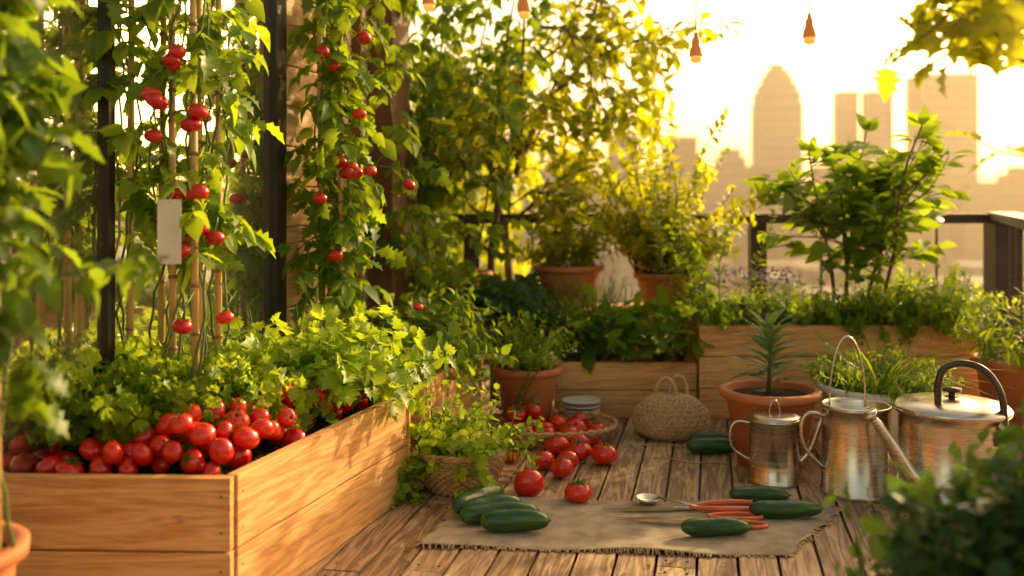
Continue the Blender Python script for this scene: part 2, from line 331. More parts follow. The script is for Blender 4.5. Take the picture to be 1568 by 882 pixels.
for z in range(-28,-1,3):
    for x in np.arange(-8,3,1.6): b.box(x,x+.9,6.335,6.36,z,z+1.5,1)
b.obj('apartment_building',['stucco','cityd'],False)
# ------------------------------------------------------------ house wall
A=np.array([-1.36,2.65]); e=np.array([.2607,.9654]); wa=math.atan2(-e[0],e[1])
hw=empty('house_wall',(A[0],A[1],0)); hw.rotation_euler[2]=wa
fr=MB()
for s0,s1,pr in((-1.75,-1.69,.02),(-.72,-.67,.02),(.43,.465,.006),(1.47,1.56,.015)): fr.box(-.1,pr,s0,s1,0,2.7)
for s0,s1 in((-3,-1.75),(-1.69,-.72),(-.67,.43),(.465,1.47)):
    fr.box(-.08,.004,s0,s1,0,.14); fr.box(-.08,.004,s0,s1,2.55,2.7)
fr.obj('window_frame',['frame'],False,hw,.003)
gl=MB(); 
for s0,s1 in((-3,-1.75),(-1.69,-.72),(-.67,.43),(.465,1.47)): gl.box(-.03,-.015,s0,s1,.14,2.55)
gl.obj('window_pane',['glass'],False,hw)
for z in np.arange(0,2.7,.17):
    sd=MB(); sd.box(-.08,.0,1.562,2.25,z+.002,z+.168); sd.obj('siding_board',['woodv'],False,hw,.006)
cr_=MB(); cr_.box(-.3,-.082,-3,3.1,0,2.7); cr_.obj('wall_core',['stucco'],False,hw)
ps=MB(); ps.box(-.081,.06,2.62,2.86,0,2.7); ps.box(-.081,.045,2.252,2.30,0,2.7); ps.box(-.25,.16,2.55,2.9,2.25,2.4); ps.obj('corner_post',['brown'],False,hw,.005)
rb=MB(); rb.box(-3.5,-.302,-3,3.1,0,2.9); rb.box(-3.5,.1,-3,1.2,2.702,2.85); rb.obj('house_body',['stucco'],False,hw)
# ------------------------------------------------------------ planters
def plank(parent,p0,p1,z0,z1,th,side=1,name='board'):
    p0=Vector((p0[0],p0[1],0)); p1=Vector((p1[0],p1[1],0)); d=p1-p0; L=d.length
    b=MB(); b.box(0,L,0,th*side,0,z1-z0)
    for x in(.025,L-.025):
        for z in(.25,.75):
            zz=(z1-z0)*z; b.tube([(x,.002,zz),(x,-.0012,zz)],.004,.004,1,8)
    return b.obj(name,['wood','metald'],False,parent,.004,(p0.x,p0.y,z0),math.atan2(d.y,d.x))
def planter(name,corners,h,nb,th=.035,soil=.05):
    E=empty(name); bh=h/nb; n=len(corners)
    for i in range(n):
        p0=np.array(corners[i],float); p1=np.array(corners[(i+1)%n],float); d=nrm(p1-p0)
        q0=p0 if i%2==0 else p0+d*(th+.002); q1=p1 if i%2==0 else p1-d*(th+.002)
        for j in range(nb): plank(E,q0,q1,j*bh+.003,(j+1)*bh-.003,th,1)
    c=np.mean(np.array(corners,float),0); ins=[c+(np.array(p)-c)*(1-.05) for p in corners]
    s=MB(); nx=26; V=[];F=[]
    for i in range(nx+1):
        for j in range(nx+1):
            x=i/nx;y=j/nx; p=(1-x)*(1-y)*ins[0]+x*(1-y)*ins[1]+x*y*ins[2]+(1-x)*y*ins[3]; V.append((p[0],p[1],h-soil+U(-.008,.01)))
    for i in range(nx):
        for j in range(nx): q=i*(nx+1)+j; F.append((q,q+nx+1,q+nx+2,q+1))
    s.add(V,F); s.obj('soil',['soil'],True,E); 
    return E
planter('wooden_planter',[(-1.62,2.68),(-.75,2.65),(-.39,3.83),(-1.06,3.86)],.40,2)
planter('wooden_planter',[(-.95,3.93),(-.345,3.93),(-.16,5.12),(-.62,5.16)],.40,2)
planter('wooden_planter',[(.23,5.16),(.955,5.15),(.955,5.5),(.23,5.5)],.29,2)
planter('wooden_planter',[(.965,5.12),(2.43,5.12),(2.43,5.6),(.965,5.6)],.485,3)
gp=MB()
for i in range(1100):
    y=U(2.72,3.8); xr=-.75+(y-2.65)*.305-.05; x=xr-U(0,.35); r=U(.004,.009)
    v,f=tomverts(r,6,4); gp.add(v+np.array([x,y,.352+U(0,.008)]),f)
gp.obj('soil_pellets',['soil'],True)
# ------------------------------------------------------------ tomatoes in planter
tp=MB(); placed=[]
for i in range(3600):
    y=U(2.72,3.55); r=U(.030,.041)
    xr=-.75+(y-2.65)*.305-.035; x=U(-1.42,xr-r-.005)
    if y<2.72+r: continue
    if y>2.92 and x<xr-.38: continue
    if y>3.1 and x<xr-.28: continue
    if y>2.88 and x<-1.0: continue
    if y>3.2 and x>xr-.09: continue
    z=.358+r*.8
    for (px,py,pz,pr) in placed:
        dd=math.hypot(px-x,py-y)
        if dd<(pr+r)*.93: z=max(z,pz+math.sqrt(max(0,((pr+r)*.93)**2-dd*dd)))
    lim=.42+.08*math.exp(-((x-(xr-.2))/.14)**2)*(1 if y>2.8 else .3)
    if z>lim+.012: continue
    placed.append((x,y,z,r))
for x,y,z,r in placed: tomato(tp,(x,y,z),r,U(.3,1.9),U(0,6.3),cal=R()<.5)
for x,y in ((-.56,3.62),(-.61,3.55),(-.50,3.7),(-.6,3.68)): tomato(tp,(x,y,.405),.042,1,U(0,6))
tp.obj('tomato_pile',['tomato','calyx'])
# ------------------------------------------------------------ climbing tomato plants
def stake(P,x,y,z0,z1,r,m,mn,lean=(0,0)):
    n=int((z1-z0)/.22)+1
    P.tube([(x,y,z0),(x+lean[0],y+lean[1],z1)],r,r*.85,m,8)
    for i in range(1,n):
        t=i/n+U(-.02,.02); z=z0+(z1-z0)*t; xx=x+lean[0]*t; yy=y+lean[1]*t
        P.tube([(xx,yy,z-.006),(xx,yy,z),(xx,yy,z+.006)],[r*1.02,r*1.25,r*1.02],None,mn,8)
def climber(name,stakes,z0,z1,ncomp,size,Lr,toms,lz=None,mat='leaf',dirb=(0.3,-.4,0),tr=(.02,.028),extra=None):
    P=MB(); lz=lz or z0+.1
    for (x,y) in stakes: stake(P,x,y,z0-.05,z1,.0125,2,3,(U(-.02,.02),U(-.02,.02)))
    for (x,y) in stakes:
        for q in range(2):
            ph=U(0,6); pts=[np.array([x+.03*math.cos(ph+z*7)+U(-.01,.01),y+.03*math.sin(ph+z*7),z]) for z in np.arange(z0,z1+.05,.06)]
            P.tube(pts,.005,.003,1,5)
    for i in range(ncomp):
        x,y=random.choice(stakes); z=U(lz,z1); d=rdir(-.3,.5)+np.array(dirb)*.8; d=nrm(d)
        compound(P,(x+U(-.03,.03),y+U(-.03,.03),z),d,U(*Lr),size*U(.8,1.15),'lobed' if R()<.55 else 'ovate',0,1,random.choice([2,3]))
    for (tx,ty,tz,n) in toms:
        for j in range(n):
            p=np.array([tx+U(-.03,.03)*(n>1),ty+U(-.03,.03),tz-j*.03+U(-.01,.01)]); r=U(*tr)
            tomato(P,p,r,U(-.3,.3)+(.2),U(0,6),4,5)
            P.tube([p+[0,0,r*.7],p+[U(-.02,.02),U(0,.04),r+.03],(min(stakes,key=lambda s:abs(s[0]-p[0]))+(tz+.1,))],.0022,.0022,1,4)
    if extra: extra(P)
    return P.obj(name,[mat,'stem','bamboo','bamboon','tomato','calyx'])
toms=[(-1.019,2.98,1.59,2),(-1.01,2.98,1.54,1),(-1.08,2.98,1.457,2),(-1.06,2.98,1.437,1),(-.94,2.98,1.404,2),(-1.08,2.98,1.334,1),(-1.00,2.98,1.146,1),(-.96,2.98,1.15,1),(-.933,2.98,1.158,1),(-.973,2.98,1.02,2),(-.89,2.98,1.02,1),(-.866,2.98,.777,1),(-.979,2.98,.766,1),(-.933,2.98,1.04,1)]
climber('tomato_plant',[(-1.20,3.12),(-1.13,3.20),(-1.055,3.1),(-1.0,3.18),(-.97,3.06),(-.95,3.22)],.36,2.1,135,.082,(.08,.18),toms,lz=.95,mat='leafb',tr=(.026,.032))
toms=[(-.733,4.09,1.674,1),(-.778,4.09,1.745,1),(-.624,4.09,1.485,1),(-.635,4.09,1.272,2),(-.581,4.09,1.255,1),(-.673,4.09,1.237,1),(-.789,4.09,1.134,1),(-.427,4.12,1.2,1),(-.725,4.09,.912,1),(-.714,4.09,1.285,1),(-.606,4.09,1.8,1)]
climber('tomato_plant',[(-.80,4.22),(-.76,4.3),(-.72,4.2)],.36,2.3,160,.088,(.09,.22),toms,lz=.75,mat='leafb',tr=(.028,.034))
tg=MB(); tg.box(-.034,.034,-.001,.001,-.19,0,0); tg.tube([(0,-.002,-.012),(.01,.01,.02),(.0,.05,.05)],.0015,.0015,1,4)
tg.obj('plant_tag',['paper','jute'],False,loc=(-1.005,2.92,1.14),rotz=.12)
def potlathe(P,c,rt,rb,h,m=0,rim=.035,ms=1,th=.02):
    P.lathe([(0.0,0),(rb,0),(rb+(rt-rb)*.75,h-rim-.012),(rt-.012,h-rim-.01),(rt-.008,h-rim),(rt+.012,h-rim+.003),(rt+.014,h-.004),(rt+.008,h),(rt-th+.004,h),(rt-th,h-.006),(rt-th-.006,h-.03)],c,m)
    P.lathe([(rt-th,h-.03),(rt*.5,h-.022),(0.0,h-.018)],c,ms,24)
def pot(name,c,rt,rb,h,mat='terra',rim=.035):
    P=MB(); potlathe(P,c,rt,rb,h,0,rim); return P.obj(name,[mat,'soil'])
pot('terracotta_pot',(-1.22,2.1,0),.17,.12,.41)
def fgx(P):
    for i in range(40):
        z=U(.8,1.75); p=np.array([-1.08+U(-.05,.05),2.0+U(-.12,.15),z]); d=nrm([U(-.2,.7),U(-.6,.3),U(-.3,.4)])
        compound(P,p,d,U(.07,.15),.08,'ovate' if R()<.6 else 'lobed',0,1,3)
    q=path((-1.02,2.08,.97),(1,-.1,.15),.30,6,.15,.5); P.tube(q,.004,.002,1,5)
    for pp in q[2:]: compound(P,pp,rdir(-.3,.4),.05,.07,'ovate',0,1,1)
climber('bean_plant',[(-1.12,2.16),(-1.08,2.08),(-1.11,2.03)],.40,1.9,85,.08,(.08,.15),[],lz=.75,mat='leaf',dirb=(0,-.3,0),extra=fgx)
# ------------------------------------------------------------ greens in planters
P=MB()
for x,y in((-1.36,3.06),(-1.22,3.03),(-1.06,3.04),(-1.12,3.16),(-.97,3.13),(-1.28,3.0),(-1.0,3.22)):
    sprigs(P,(x,y,.36),22,.33,.75,6,'frill',.066,0,1,.055,.2,.35,t0=.3)
P.obj('lettuce_plant',['lett','stem'])
P=MB()
for x,y in((-.86,3.5),(-.74,3.58),(-.64,3.68),(-.54,3.72),(-.8,3.72),(-.94,3.62),(-.70,3.5)):
    sprigs(P,(x,y,.35),18,.40,.8,6,'lobed',.088,0,1,.04,.2,.5)
for i in range(36):
    x=U(-.98,-.5);compound(P,(x,U(3.45,3.75),.5),nrm([U(-.3,.8),-.5,U(.2,1)]),.19,.088,'lobed')
P.obj('parsley_plant',['lett','stem'])
P=MB()
for x,y in((-.88,3.74),(-.78,3.8)): sprigs(P,(x,y,.36),10,.46,.35,30,'grass',.045,0,1,.04,.12,.1)
for x,y in((-1.32,3.2),): sprigs(P,(x,y,.36),6,.46,.35,16,'lance',.06,0,1,.05,.12,.1)
P.obj('rosemary_plant',['leafb','stem'])
P=MB()
for x,y in((-.55,4.12),(-.46,4.3),(-.62,4.35),(-.52,4.5)): sprigs(P,(x,y,.36),9,.34,.8,5,'round',.09,0,1,.05,.15,.6)
P.obj('basil_plant',['leafb','stem'])
P=MB()
for x,y in((-.36,4.35),(-.32,4.6),(-.3,4.85),(-.45,4.7),(-.5,4.95)): sprigs(P,(x,y,.36),10,.42,.8,8,'ovate',.075,0,1,.05,.2,.6)
for i in range(8): sprigs(P,(-.27,4.2+i*.09,.38),2,.2,1.4,7,'ovate',.045,0,1,.03,.2,1.6)
P.obj('pepper_plant',['leafb','stem'])
tq=MB()
for p_ in((-.27,4.3,.487),(-.406,4.3,.67)): tomato(tq,p_,.024,.2,1)
tq.obj('tomato',['tomato','calyx'])
pot('terracotta_pot',(.075,4.98,0),.165,.11,.30)
P=MB(); sprigs(P,(.075,4.98,.28),48,.33,.8,11,'ovate',.038,0,1,.11,.15,.35); P.obj('oregano_plant',['lett','stem'])
P=MB()
for x,y in((.45,5.28),(.62,5.26),(.78,5.27),(.9,5.3),(.7,5.38)):
    for j in range(28):
        d=nrm([U(-1,1),U(-1,.6),U(.6,1.5)]); b=np.array([x,y,.27]); e_=b+d*U(.1,.32); P.tube([b,(b+e_)/2,e_],.003,.002,1,4); P.leaf('kale',e_,nrm(d*.7+np.array([0,0,-.2])+rng.normal(0,.3,3)),nrm(UPV+rng.normal(0,.5,3)),U(.09,.13),1,0)
P.obj('kale_plant',['leafb','stem'])
P=MB()
for x,y in((.42,5.42),(.55,5.44),(.34,5.36)): sprigs(P,(x,y,.27),40,.46,.5,16,'lance',.038,0,1,.07,.15,.3)
P.obj('thyme_plant',['leafb','stem'])
P=MB()
cloud(P,(-.1,5.6,.5),(.33,.2,.16),700,'kale',.12,0,16); cloud(P,(.1,5.5,.42),(.2,.15,.12),300,'kale',.11,0,8)
P.tube([(-.1,5.6,0),(-.1,5.6,.6)],.03,.02,1,6); P.obj('cabbage_bush',['leafs','stem'])
st=MB(); st.box(.12,1.3,5.62,6.0,.47,.505)
for x in(.14,.7,1.24):
    for y in(5.64,5.94): st.box(x,x+.04,y,y+.04,0,.469)
st.box(.12,1.3,5.625,5.64,.36,.44); st.obj('plant_bench',['wood'],False,bevel=.004)
pot('terracotta_pot',(.33,5.8,.506),.19,.14,.24); pot('terracotta_pot',(.90,5.8,.506),.18,.13,.20); pot('terracotta_pot',(-.33,5.95,.0),.2,.15,.7)
P=MB(); sprigs(P,(.33,5.8,.72),38,.38,.8,8,'ovate',.07,0,1,.12,.2,.4); P.obj('basil_plant',['leafy','stem'])
P=MB(); sprigs(P,(.90,5.8,.68),38,.44,.8,9,'ovate',.075,0,1,.12,.2,.3); sprigs(P,(.82,5.85,.68),30,1.02,.45,15,'ovate',.09,0,1,.1,.25,.3,sr=.005); sprigs(P,(1.0,5.8,.68),18,.74,.55,12,'ovate',.08,0,1,.1,.25,.3,sr=.005)
P.obj('lemon_tree',['leafy','bark'])
P=MB()
for i in range(11):
    x=U(-.74,-.30); y=U(5.3,6.2); pts=path((x,y,.0),(0,0,1),2.9,14,.16,-.2); P.tube(pts,.008,.004,1,5)
    for p in pts[3:]:
        for j in range(6):
            compound(P,p+rng.normal(0,.06,3),rdir(-.4,.4)+np.array([.1,-.3,0]),U(.05,.16),.09,'ovate' if R()<.7 else 'lobed',0,1,2)
P.obj('climbing_vine',['leafb','bark'])
P=MB()
for bx,by in((-.10,6.05),(.02,6.1)):
    pts=path((bx,by,0),(0,0,1),1.3,8,.1); P.tube(pts,.028,.02,1,8)
    for i in range(7):
        dd=nrm([U(-.8,.7),U(-.5,.5),U(.2,1.3)]); branch(P,pts[-1-(i%4)],dd,.52,.012,3,'ovate',.10,0,1,5,.35,.8,.05)
for i in range(13):
    dd=nrm([U(.3,1.0),U(-.4,.4),U(-.3,.5)]); branch(P,(.1+U(0,.45),6.1,2.05+U(-.2,.35)),dd,.48,.009,2,'ovate',.105,0,1,6,.4,.8,-.3)
for i in range(3): P.tube(path((.02,6.1,1.28),(.1+.1*i,0,1),1.0,6,.15),.016,.008,1,6)
P.obj('potted_tree',['leafy','bark'])
P=MB()
for i in range(3):
    x=-4.0+i*1.5+U(-.3,.3); y=U(12,14); P.tube(path((x,y,-30),(0,0,1),30.5,8,.02),.22,.12,1,8); cloud(P,(x,y,1.0),(1.3,1.2,1.6),900,'ovate',.24,0,22,.32)
P.obj('tree_foliage',['leafy','bark'])
# ------------------------------------------------------------ right planter plants
P=MB()
for x in np.arange(1.05,2.4,.085):
    sprigs(P,(x,5.2+U(0,.25),.45),14,U(.20,.34),.7,9,'ovate',.044,0,1,.07,.2,.5)
for i in range(160):
    x=U(1.05,1.5); p=(x,5.2+U(0,.2),.72+U(-.04,.04)); P.leaf('lance',p,rdir(.2,1),rdir(),.03,2,2)
for i in range(14): sprigs(P,(U(1.5,2.3),5.16,.48),3,.2,1.6,8,'ovate',.05,0,1,.03,.2,1.8)
P.obj('mint_plant',['leafb','stem','flower'])
P=MB()
for x in(2.2,2.32,2.1): sprigs(P,(x,5.25,.44),14,.36,.7,8,'ovate',.07,0,1,.06,.2,.4)
sprigs(P,(1.92,5.2,.44),40,.34,.5,4,'grass',.1,0,1,.06,.1,.4)
P.obj('pepper_plant',['lett','stem'])
P=MB()
for (bx,d,L) in((1.74,(-.22,-.1,1),1.0),(1.78,(-.04,0,1),1.12),(1.90,(.42,0,1),.88),(1.92,(.12,-.1,1),1.16),(1.84,(.25,.1,1),.85),(1.80,(-.12,.1,1),.9)):
    pts=path((bx,5.3,.44),d,L,12,.16); P.tube(pts,.012,.004,1,7)
    for i in range(4,12):
        for rep in range(3 if 5<i<9 else (2 if i<6 else 1)):
            if i==4 and R()<.4: continue
            Lq={4:.18,5:.25,6:.31,7:.34,8:.30,9:.23,10:.14,11:.09}[i]
            dd=nrm([U(-1.0,1.0),U(-.6,.5),U(.0,.6)]); q=path(pts[i],dd,Lq*U(.8,1.2),6,.25,-.3); P.tube(q,.0045,.002,1,5)
            for j,pp in enumerate(q[2:]):
                for s in(0,1) if j%2 else (0,):
                    d2=nrm(rdir(-.5,.4)+nrm(q[-1]-q[0])*.8); P.leaf('ovate',pp+d2*.015,d2,nrm(UPV+rng.normal(0,.4,3)),U(.09,.155),U(.85,1.15),0)
    for s in range(4): P.leaf('ovate',pts[-1],nrm(rdir(0,.8)+UPV*.5),rdir(),U(.08,.12),1,0)
P.obj('eggplant_plant',['leafb','bark'])
P=MB()
for i in range(10): sprigs(P,(1.05+U(-.05,.12),5.3,.44),1,U(.6,.98),.35,16,'ovate',.075,0,1,.06,.25,.2,sr=.005)
P.obj('bean_plant',['leafb','stem'])
# ------------------------------------------------------------ railing
rl=empty('terrace_railing'); P=MB()
P.box(-.4,2.96,6.13,6.26,.98,1.04); P.box(-.4,2.96,6.185,6.225,.10,.14)
for x in(-.3,1.48): P.box(x,x+.10,6.165,6.255,-.03,.979)
P.box(2.97,3.14,6.11,6.28,-.03,1.0); P.obj('back_rail',['rail'],False,rl,.005)
P=MB(); 
for x in np.arange(.12,2.95,.36):
    if abs(x-1.53)>.1: P.box(x,x+.012,6.2,6.212,.141,.979)
P.obj('balusters',['frame'],False,rl)
P=MB(); P.box(-.08,.08,-4.2,.14,1.003,1.05); P.box(-.02,.02,-4.2,-.1,.10,.14)
for y in np.arange(-4,-.1,.36): P.box(-.006,.006,y,y+.012,.141,1.0)
P.box(-.05,.05,-2.1,-2.0,-.03,1.0)
P.obj('side_rail',['rail'],False,rl,.004,(3.055,6.2,0),-.38)
# ------------------------------------------------------------ pots right
pot('terracotta_pot',(1.107,4.27,0),.20,.135,.325)
P=MB()
P.tube([(1.1,4.27,.3),(1.105,4.27,.42),(1.12,4.27,.55),(1.11,4.27,.62)],.010,.005,1,7)
for j in range(38):
    t=j/38; a=j*2.4; d=nrm([math.cos(a),math.sin(a),.25+.9*t]); P.leaf('lance',(1.105+.01*math.cos(a),4.27,.35+.25*t),d,UPV,U(.16,.22)*(1-.3*t),1.25,0)
P.obj('dracaena_plant',['leafs','stem'])
pot('ceramic_pot',(1.60,4.33,0),.255,.20,.33,'white')
P=MB(); sprigs(P,(1.60,4.33,.30),130,.20,1.0,7,'lance',.05,0,1,.2,.2,.5); 
for i in range(90): 
    a=U(0,6.3); P.leaf('grass',(1.6+.15*math.cos(a)*R(),4.33+.15*math.sin(a)*R(),.31),nrm([math.cos(a)*.7,math.sin(a)*.7,1]),UPV,U(.25,.40),1.3,0)
P.obj('chive_plant',['leafb','stem'])
pot('terracotta_pot',(2.45,4.8,0),.21,.15,.37)
P=MB(); sprigs(P,(2.45,4.8,.35),30,.36,.7,9,'lance',.09,0,1,.12,.2,.4); P.obj('herb_plant',['leafb','stem'])
# ------------------------------------------------------------ metal ware
def arc(c,rx,rz,a0,a1,n=16):
    return [np.array([c[0]+rx*math.cos(t),c[1],c[2]+rz*math.sin(t)]) for t in np.linspace(a0,a1,n)]
def spline(pts,sub=5):
    hp=[Vector(q) for q in pts]; o=[]
    for i in range(len(hp)-1):
        p0=hp[max(0,i-1)];p1=hp[i];p2=hp[i+1];p3=hp[min(len(hp)-1,i+2)]
        for j in range(sub):
            t=j/sub; o.append(.5*((2*p1)+(p2-p0)*t+(2*p0-5*p1+4*p2-p3)*t*t+(3*p1-p0-3*p2+p3)*t**3))
    o.append(hp[-1]); return o
P=MB(); c=(1.055,4.0,0); h=.265
P.lathe([(0,.0),(.094,.0),(.1,.004),(.1,.012),(.097,.016),(.097,h-.02),(.101,h-.018),(.101,h-.006),(.097,h-.004)],c,0,48)
P.lathe([(.099,h-.004),(.099,h+.002),(.07,h+.008),(.0,h+.012)],c,0,48)
P.tube(arc((1.055,4.0,h+.005),.022,.06,0,math.pi),.003,.003,0,6)
P.tube(spline([(.958,3.99,.24),(.90,3.99,.245),(.875,3.99,.21),(.885,3.99,.14),(.957,3.99,.09)]),.006,.006,0,7)
P.tube(spline([(1.15,3.99,.08),(1.19,3.98,.13),(1.22,3.97,.22),(1.235,3.97,.26)],3),.018,.009,0,10)
P.obj('metal_canister',['metal'])
P=MB(); c=(1.335,3.86,0); h=.345
P.lathe([(0,0),(.13,0),(.136,.005),(.136,.015),(.131,.02),(.128,h-.10),(.126,h-.07),(.126,h-.02),(.130,h-.016),(.130,h-.004),(.124,h),(.120,h-.01),(.116,h-.1),(0,h-.1)],c,0,48)
P.tube(arc((1.30,3.86,h-.01),.07,.27,0,math.pi,22),.0045,.0045,0,6)
P.tube(spline([(1.215,3.85,.30),(1.15,3.85,.31),(1.12,3.85,.27),(1.13,3.85,.18),(1.205,3.85,.1)]),.008,.008,0,7)
P.obj('metal_bucket',['metal'])
# large watering can with lid, long spout pointing left and a dark bail handle
P=MB(); c=(1.635,3.7,0); h=.37
P.lathe([(0,0),(.19,0),(.197,.006),(.197,.02),(.19,.026),(.188,h-.05),(.19,h-.03),(.203,h-.02),(.207,h-.006),(.203,h)],c,0,56)
P.lathe([(.203,h-.001),(.19,h+.012),(.12,h+.026),(.03,h+.034),(0,h+.035)],c,0,56)
P.lathe([(.03,.034),(.012,.036),(.012,.05),(.034,.056),(.034,.066),(0,.07)],(c[0],c[1],h),1,24)
P.tube(spline([(1.55,3.62,h-.01),(1.55,3.62,h+.09),(1.57,3.62,h+.15),(1.63,3.6,h+.175),(1.70,3.57,h+.15),(1.745,3.55,h+.07),(1.75,3.54,h-.03),(1.745,3.53,h-.09)]),.013,.013,1,12)
for q in((1.55,3.62,h-.02),(1.745,3.53,h-.09)): P.lathe([(0,-.02),(.02,-.02),(.024,0),(.02,.02),(0,.02)],q,1,14)
P.tube(spline([(1.50,3.60,.10),(1.44,3.60,.14),(1.39,3.60,.22),(1.34,3.60,.30),(1.305,3.60,.345)],5),.038,.014,0,14)
P.tube([(1.307,3.60,.343),(1.29,3.598,.365)],[.014,.030],None,0,16)
P.obj('watering_can',['metal','metald'])
# ------------------------------------------------------------ baskets
def weave(P,c,prof,m,nst=28,tr=.006,sx=1,sy=1,amp=.006):
    K=nst*6
    for i,(r,z) in enumerate(prof):
        pts=[]
        for q in range(K):
            a=2*math.pi*q/K; rr=r+amp*math.cos(nst*a+(math.pi if i%2 else 0)); pts.append((c[0]+rr*sx*math.cos(a),c[1]+rr*sy*math.sin(a),c[2]+z))
        P.tube(pts,tr,tr,m,5,closed=True)
    for j in range(nst):
        a=2*math.pi*j/nst; P.tube([(c[0]+r*sx*math.cos(a),c[1]+r*sy*math.sin(a),c[2]+z) for r,z in prof],tr*.8,tr*.8,m,5)
    r,z=prof[-1]
    for s in(0,1):
        pts=[]
        for q in range(K):
            a=2*math.pi*q/K; ph=nst*a*.5+s*math.pi; pts.append((c[0]+(r+.006*math.cos(ph))*sx*math.cos(a),c[1]+(r+.006*math.cos(ph))*sy*math.sin(a),c[2]+z+.008+.006*math.sin(ph)))
        P.tube(pts,tr*1.15,tr*1.15,m,6,closed=True)
    P.lathe([(0,.004)]+[(max(.01,r-.007),z) for r,z in prof],c,m+1,40,sx,sy)
P=MB(); c=(-.205,3.93,0)
weave(P,c,[(.125+.062*(i/12)**.8,.008+i*.0118) for i in range(13)],0,28,.0065)
P.obj('wicker_basket',['wick','jute'])
P=MB(); c=(-.2,3.93,.10)
sprigs(P,c,44,.28,.9,7,'round',.045,0,1,.10,.25,.5); sprigs(P,(-.27,3.88,.12),18,.34,.8,6,'round',.042,0,1,.05,.25,.3)
for i in range(6):
    pts=path((-.33+U(-.03,.03),3.82,.15),(-.4,-.6,.3),U(.2,.30),8,.2,3.0); pts=[np.array([p[0],p[1],max(p[2],.012)]) for p in pts]; P.tube(pts,.0022,.0015,1,4)
    for p in pts[1:]:
        for s in range(2): P.leaf('round',p,rdir(-.3,.6),UPV+rng.normal(0,.4,3),U(.025,.045),1,0)
for i in range(5):
    pts=path((-.05,3.9,.14),(.8,-.2,.7),U(.15,.25),6,.3,.8); P.tube(pts,.002,.0015,1,4)
    for p in pts[1:]: P.leaf('round',p,rdir(-.3,.6),UPV,.035,1,0)
P.obj('parsley_plant',['lett','stem'])
P=MB(); c=(.175,4.72,0)
weave(P,c,[(.25+.05*(i/5),.008+i*.012) for i in range(6)],0,36,.0065,1.05,.85)
P.obj('woven_tray',['wick','jute'])
P=MB(); pl=[]
for i in range(300):
    a=U(0,6.3); q=math.sqrt(R())*.24; x=c[0]+q*math.cos(a); y=c[1]+q*.8*math.sin(a); r=U(.042,.05); z=.018+r*.8
    if any(math.hypot(px-x,py-y)<(pr+r)*.95 for (px,py,pz,pr) in pl): continue
    pl.append((x,y,z,r))
for x,y,z,r in pl: tomato(P,(x,y,z),r,U(-.9,.9),U(0,6))
for x,y in((.10,4.78),(.02,4.72)): tomato(P,(x,y,.12),.046,.6,U(0,6))
sprigs(P,(.0,4.78,.08),8,.28,.6,7,'lance',.055,2,1,.04,.2,.4)
P.obj('tomato_pile',['tomato','calyx','leafb'])
for (x,y,r) in((.247,3.72,.052),(.065,3.80,.062),(.205,4.06,.050),(.135,4.18,.046),(.395,4.26,.055),(.29,4.32,.053),(.20,4.41,.056),(.165,4.52,.049),(.30,4.47,.048),(.36,4.58,.048),(-.01,4.30,.044),(.235,4.19,.044)):
    P=MB(); tomato(P,(0,0,0),r,U(-.15,1.0),U(2.2,4.2)); P.obj('tomato',['tomato','calyx'],loc=(x,y,r*.84))
# ------------------------------------------------------------ burlap mat
P=MB(); C=[np.array(q) for q in((-.30,3.26),(.875,3.16),(1.215,3.66),(-.17,3.78))]; nx,ny=90,50; V=[];F=[]
def matz(x,y): return .006+.0035*math.sin(x*11+y*5)+.003*math.sin(y*17-x*6)
def matp(s,t):
    s2=s+.006*math.sin(t*23)*(1 if s>.5 else -1); t2=t+.010*math.sin(s*17+1)*(1 if t>.5 else -1)*abs(2*t-1)
    return (1-s2)*(1-t2)*C[0]+s2*(1-t2)*C[1]+s2*t2*C[2]+(1-s2)*t2*C[3]
for i in range(nx+1):
    for j in range(ny+1):
        p=matp(i/nx,j/ny); V.append((p[0],p[1],matz(*p)+.002))
for i in range(nx):
    for j in range(ny): q=i*(ny+1)+j; F.append((q,q+ny+1,q+ny+2,q+1))
P.add(V,F)
for i in range(320):
    s=R(); side=random.choice('bbblrt'); 
    s_,t_={'b':(s,0),'t':(s,1),'l':(0,s),'r':(1,s)}[side]; o_={'b':(0,-1),'t':(0,1),'l':(-1,0),'r':(1,0)}[side]; p=matp(s_,t_); L=U(.004,.014)
    P.tube([(p[0],p[1],matz(*p)+.002),(p[0]+o_[0]*L+U(-.006,.006),p[1]+o_[1]*L+U(-.006,.006),.003)],.0009,.0006,1,3)
o=P.obj('burlap_mat',['burlap','jute'])
sm=o.modifiers.new('sol','SOLIDIFY'); sm.thickness=.003; sm.offset=1
def cuke(x,y,ang,L,r,bend=.02,z=None):
    P=MB(); n=22; pts=[];rr=[]
    for i in range(n+1):
        s=-math.cos(math.pi*i/n); pts.append((s*L/2,bend*(1-s*s),.002*math.sin(s*5))); rr.append(r*max(.0,(1-abs(s)**3.6))**.5*(1-.10*s)+.0015)
    P.tube(pts,rr,None,0,20); P.tube([(L/2-.004,0,0),(L/2+.006,-.002,.002)],.006,.004,1,6)
    return P.obj('cucumber',['cuke','stem'],loc=(x,y,z if z else r+.012),rotz=ang)
cuke(-.115,3.62,.95,.28,.036); cuke(-.07,3.55,.45,.23,.032); cuke(-.045,3.46,.28,.28,.034); cuke(.01,3.37,.06,.235,.037,.01)
cuke(.682,3.33,.03,.235,.029,.008); cuke(.97,3.53,.02,.26,.030,-.01); cuke(.92,3.70,-.05,.22,.027,.01)
cuke(.895,4.43,-.05,.235,.034,.01,.036); cuke(.92,4.56,-.08,.215,.032,.01,.034)
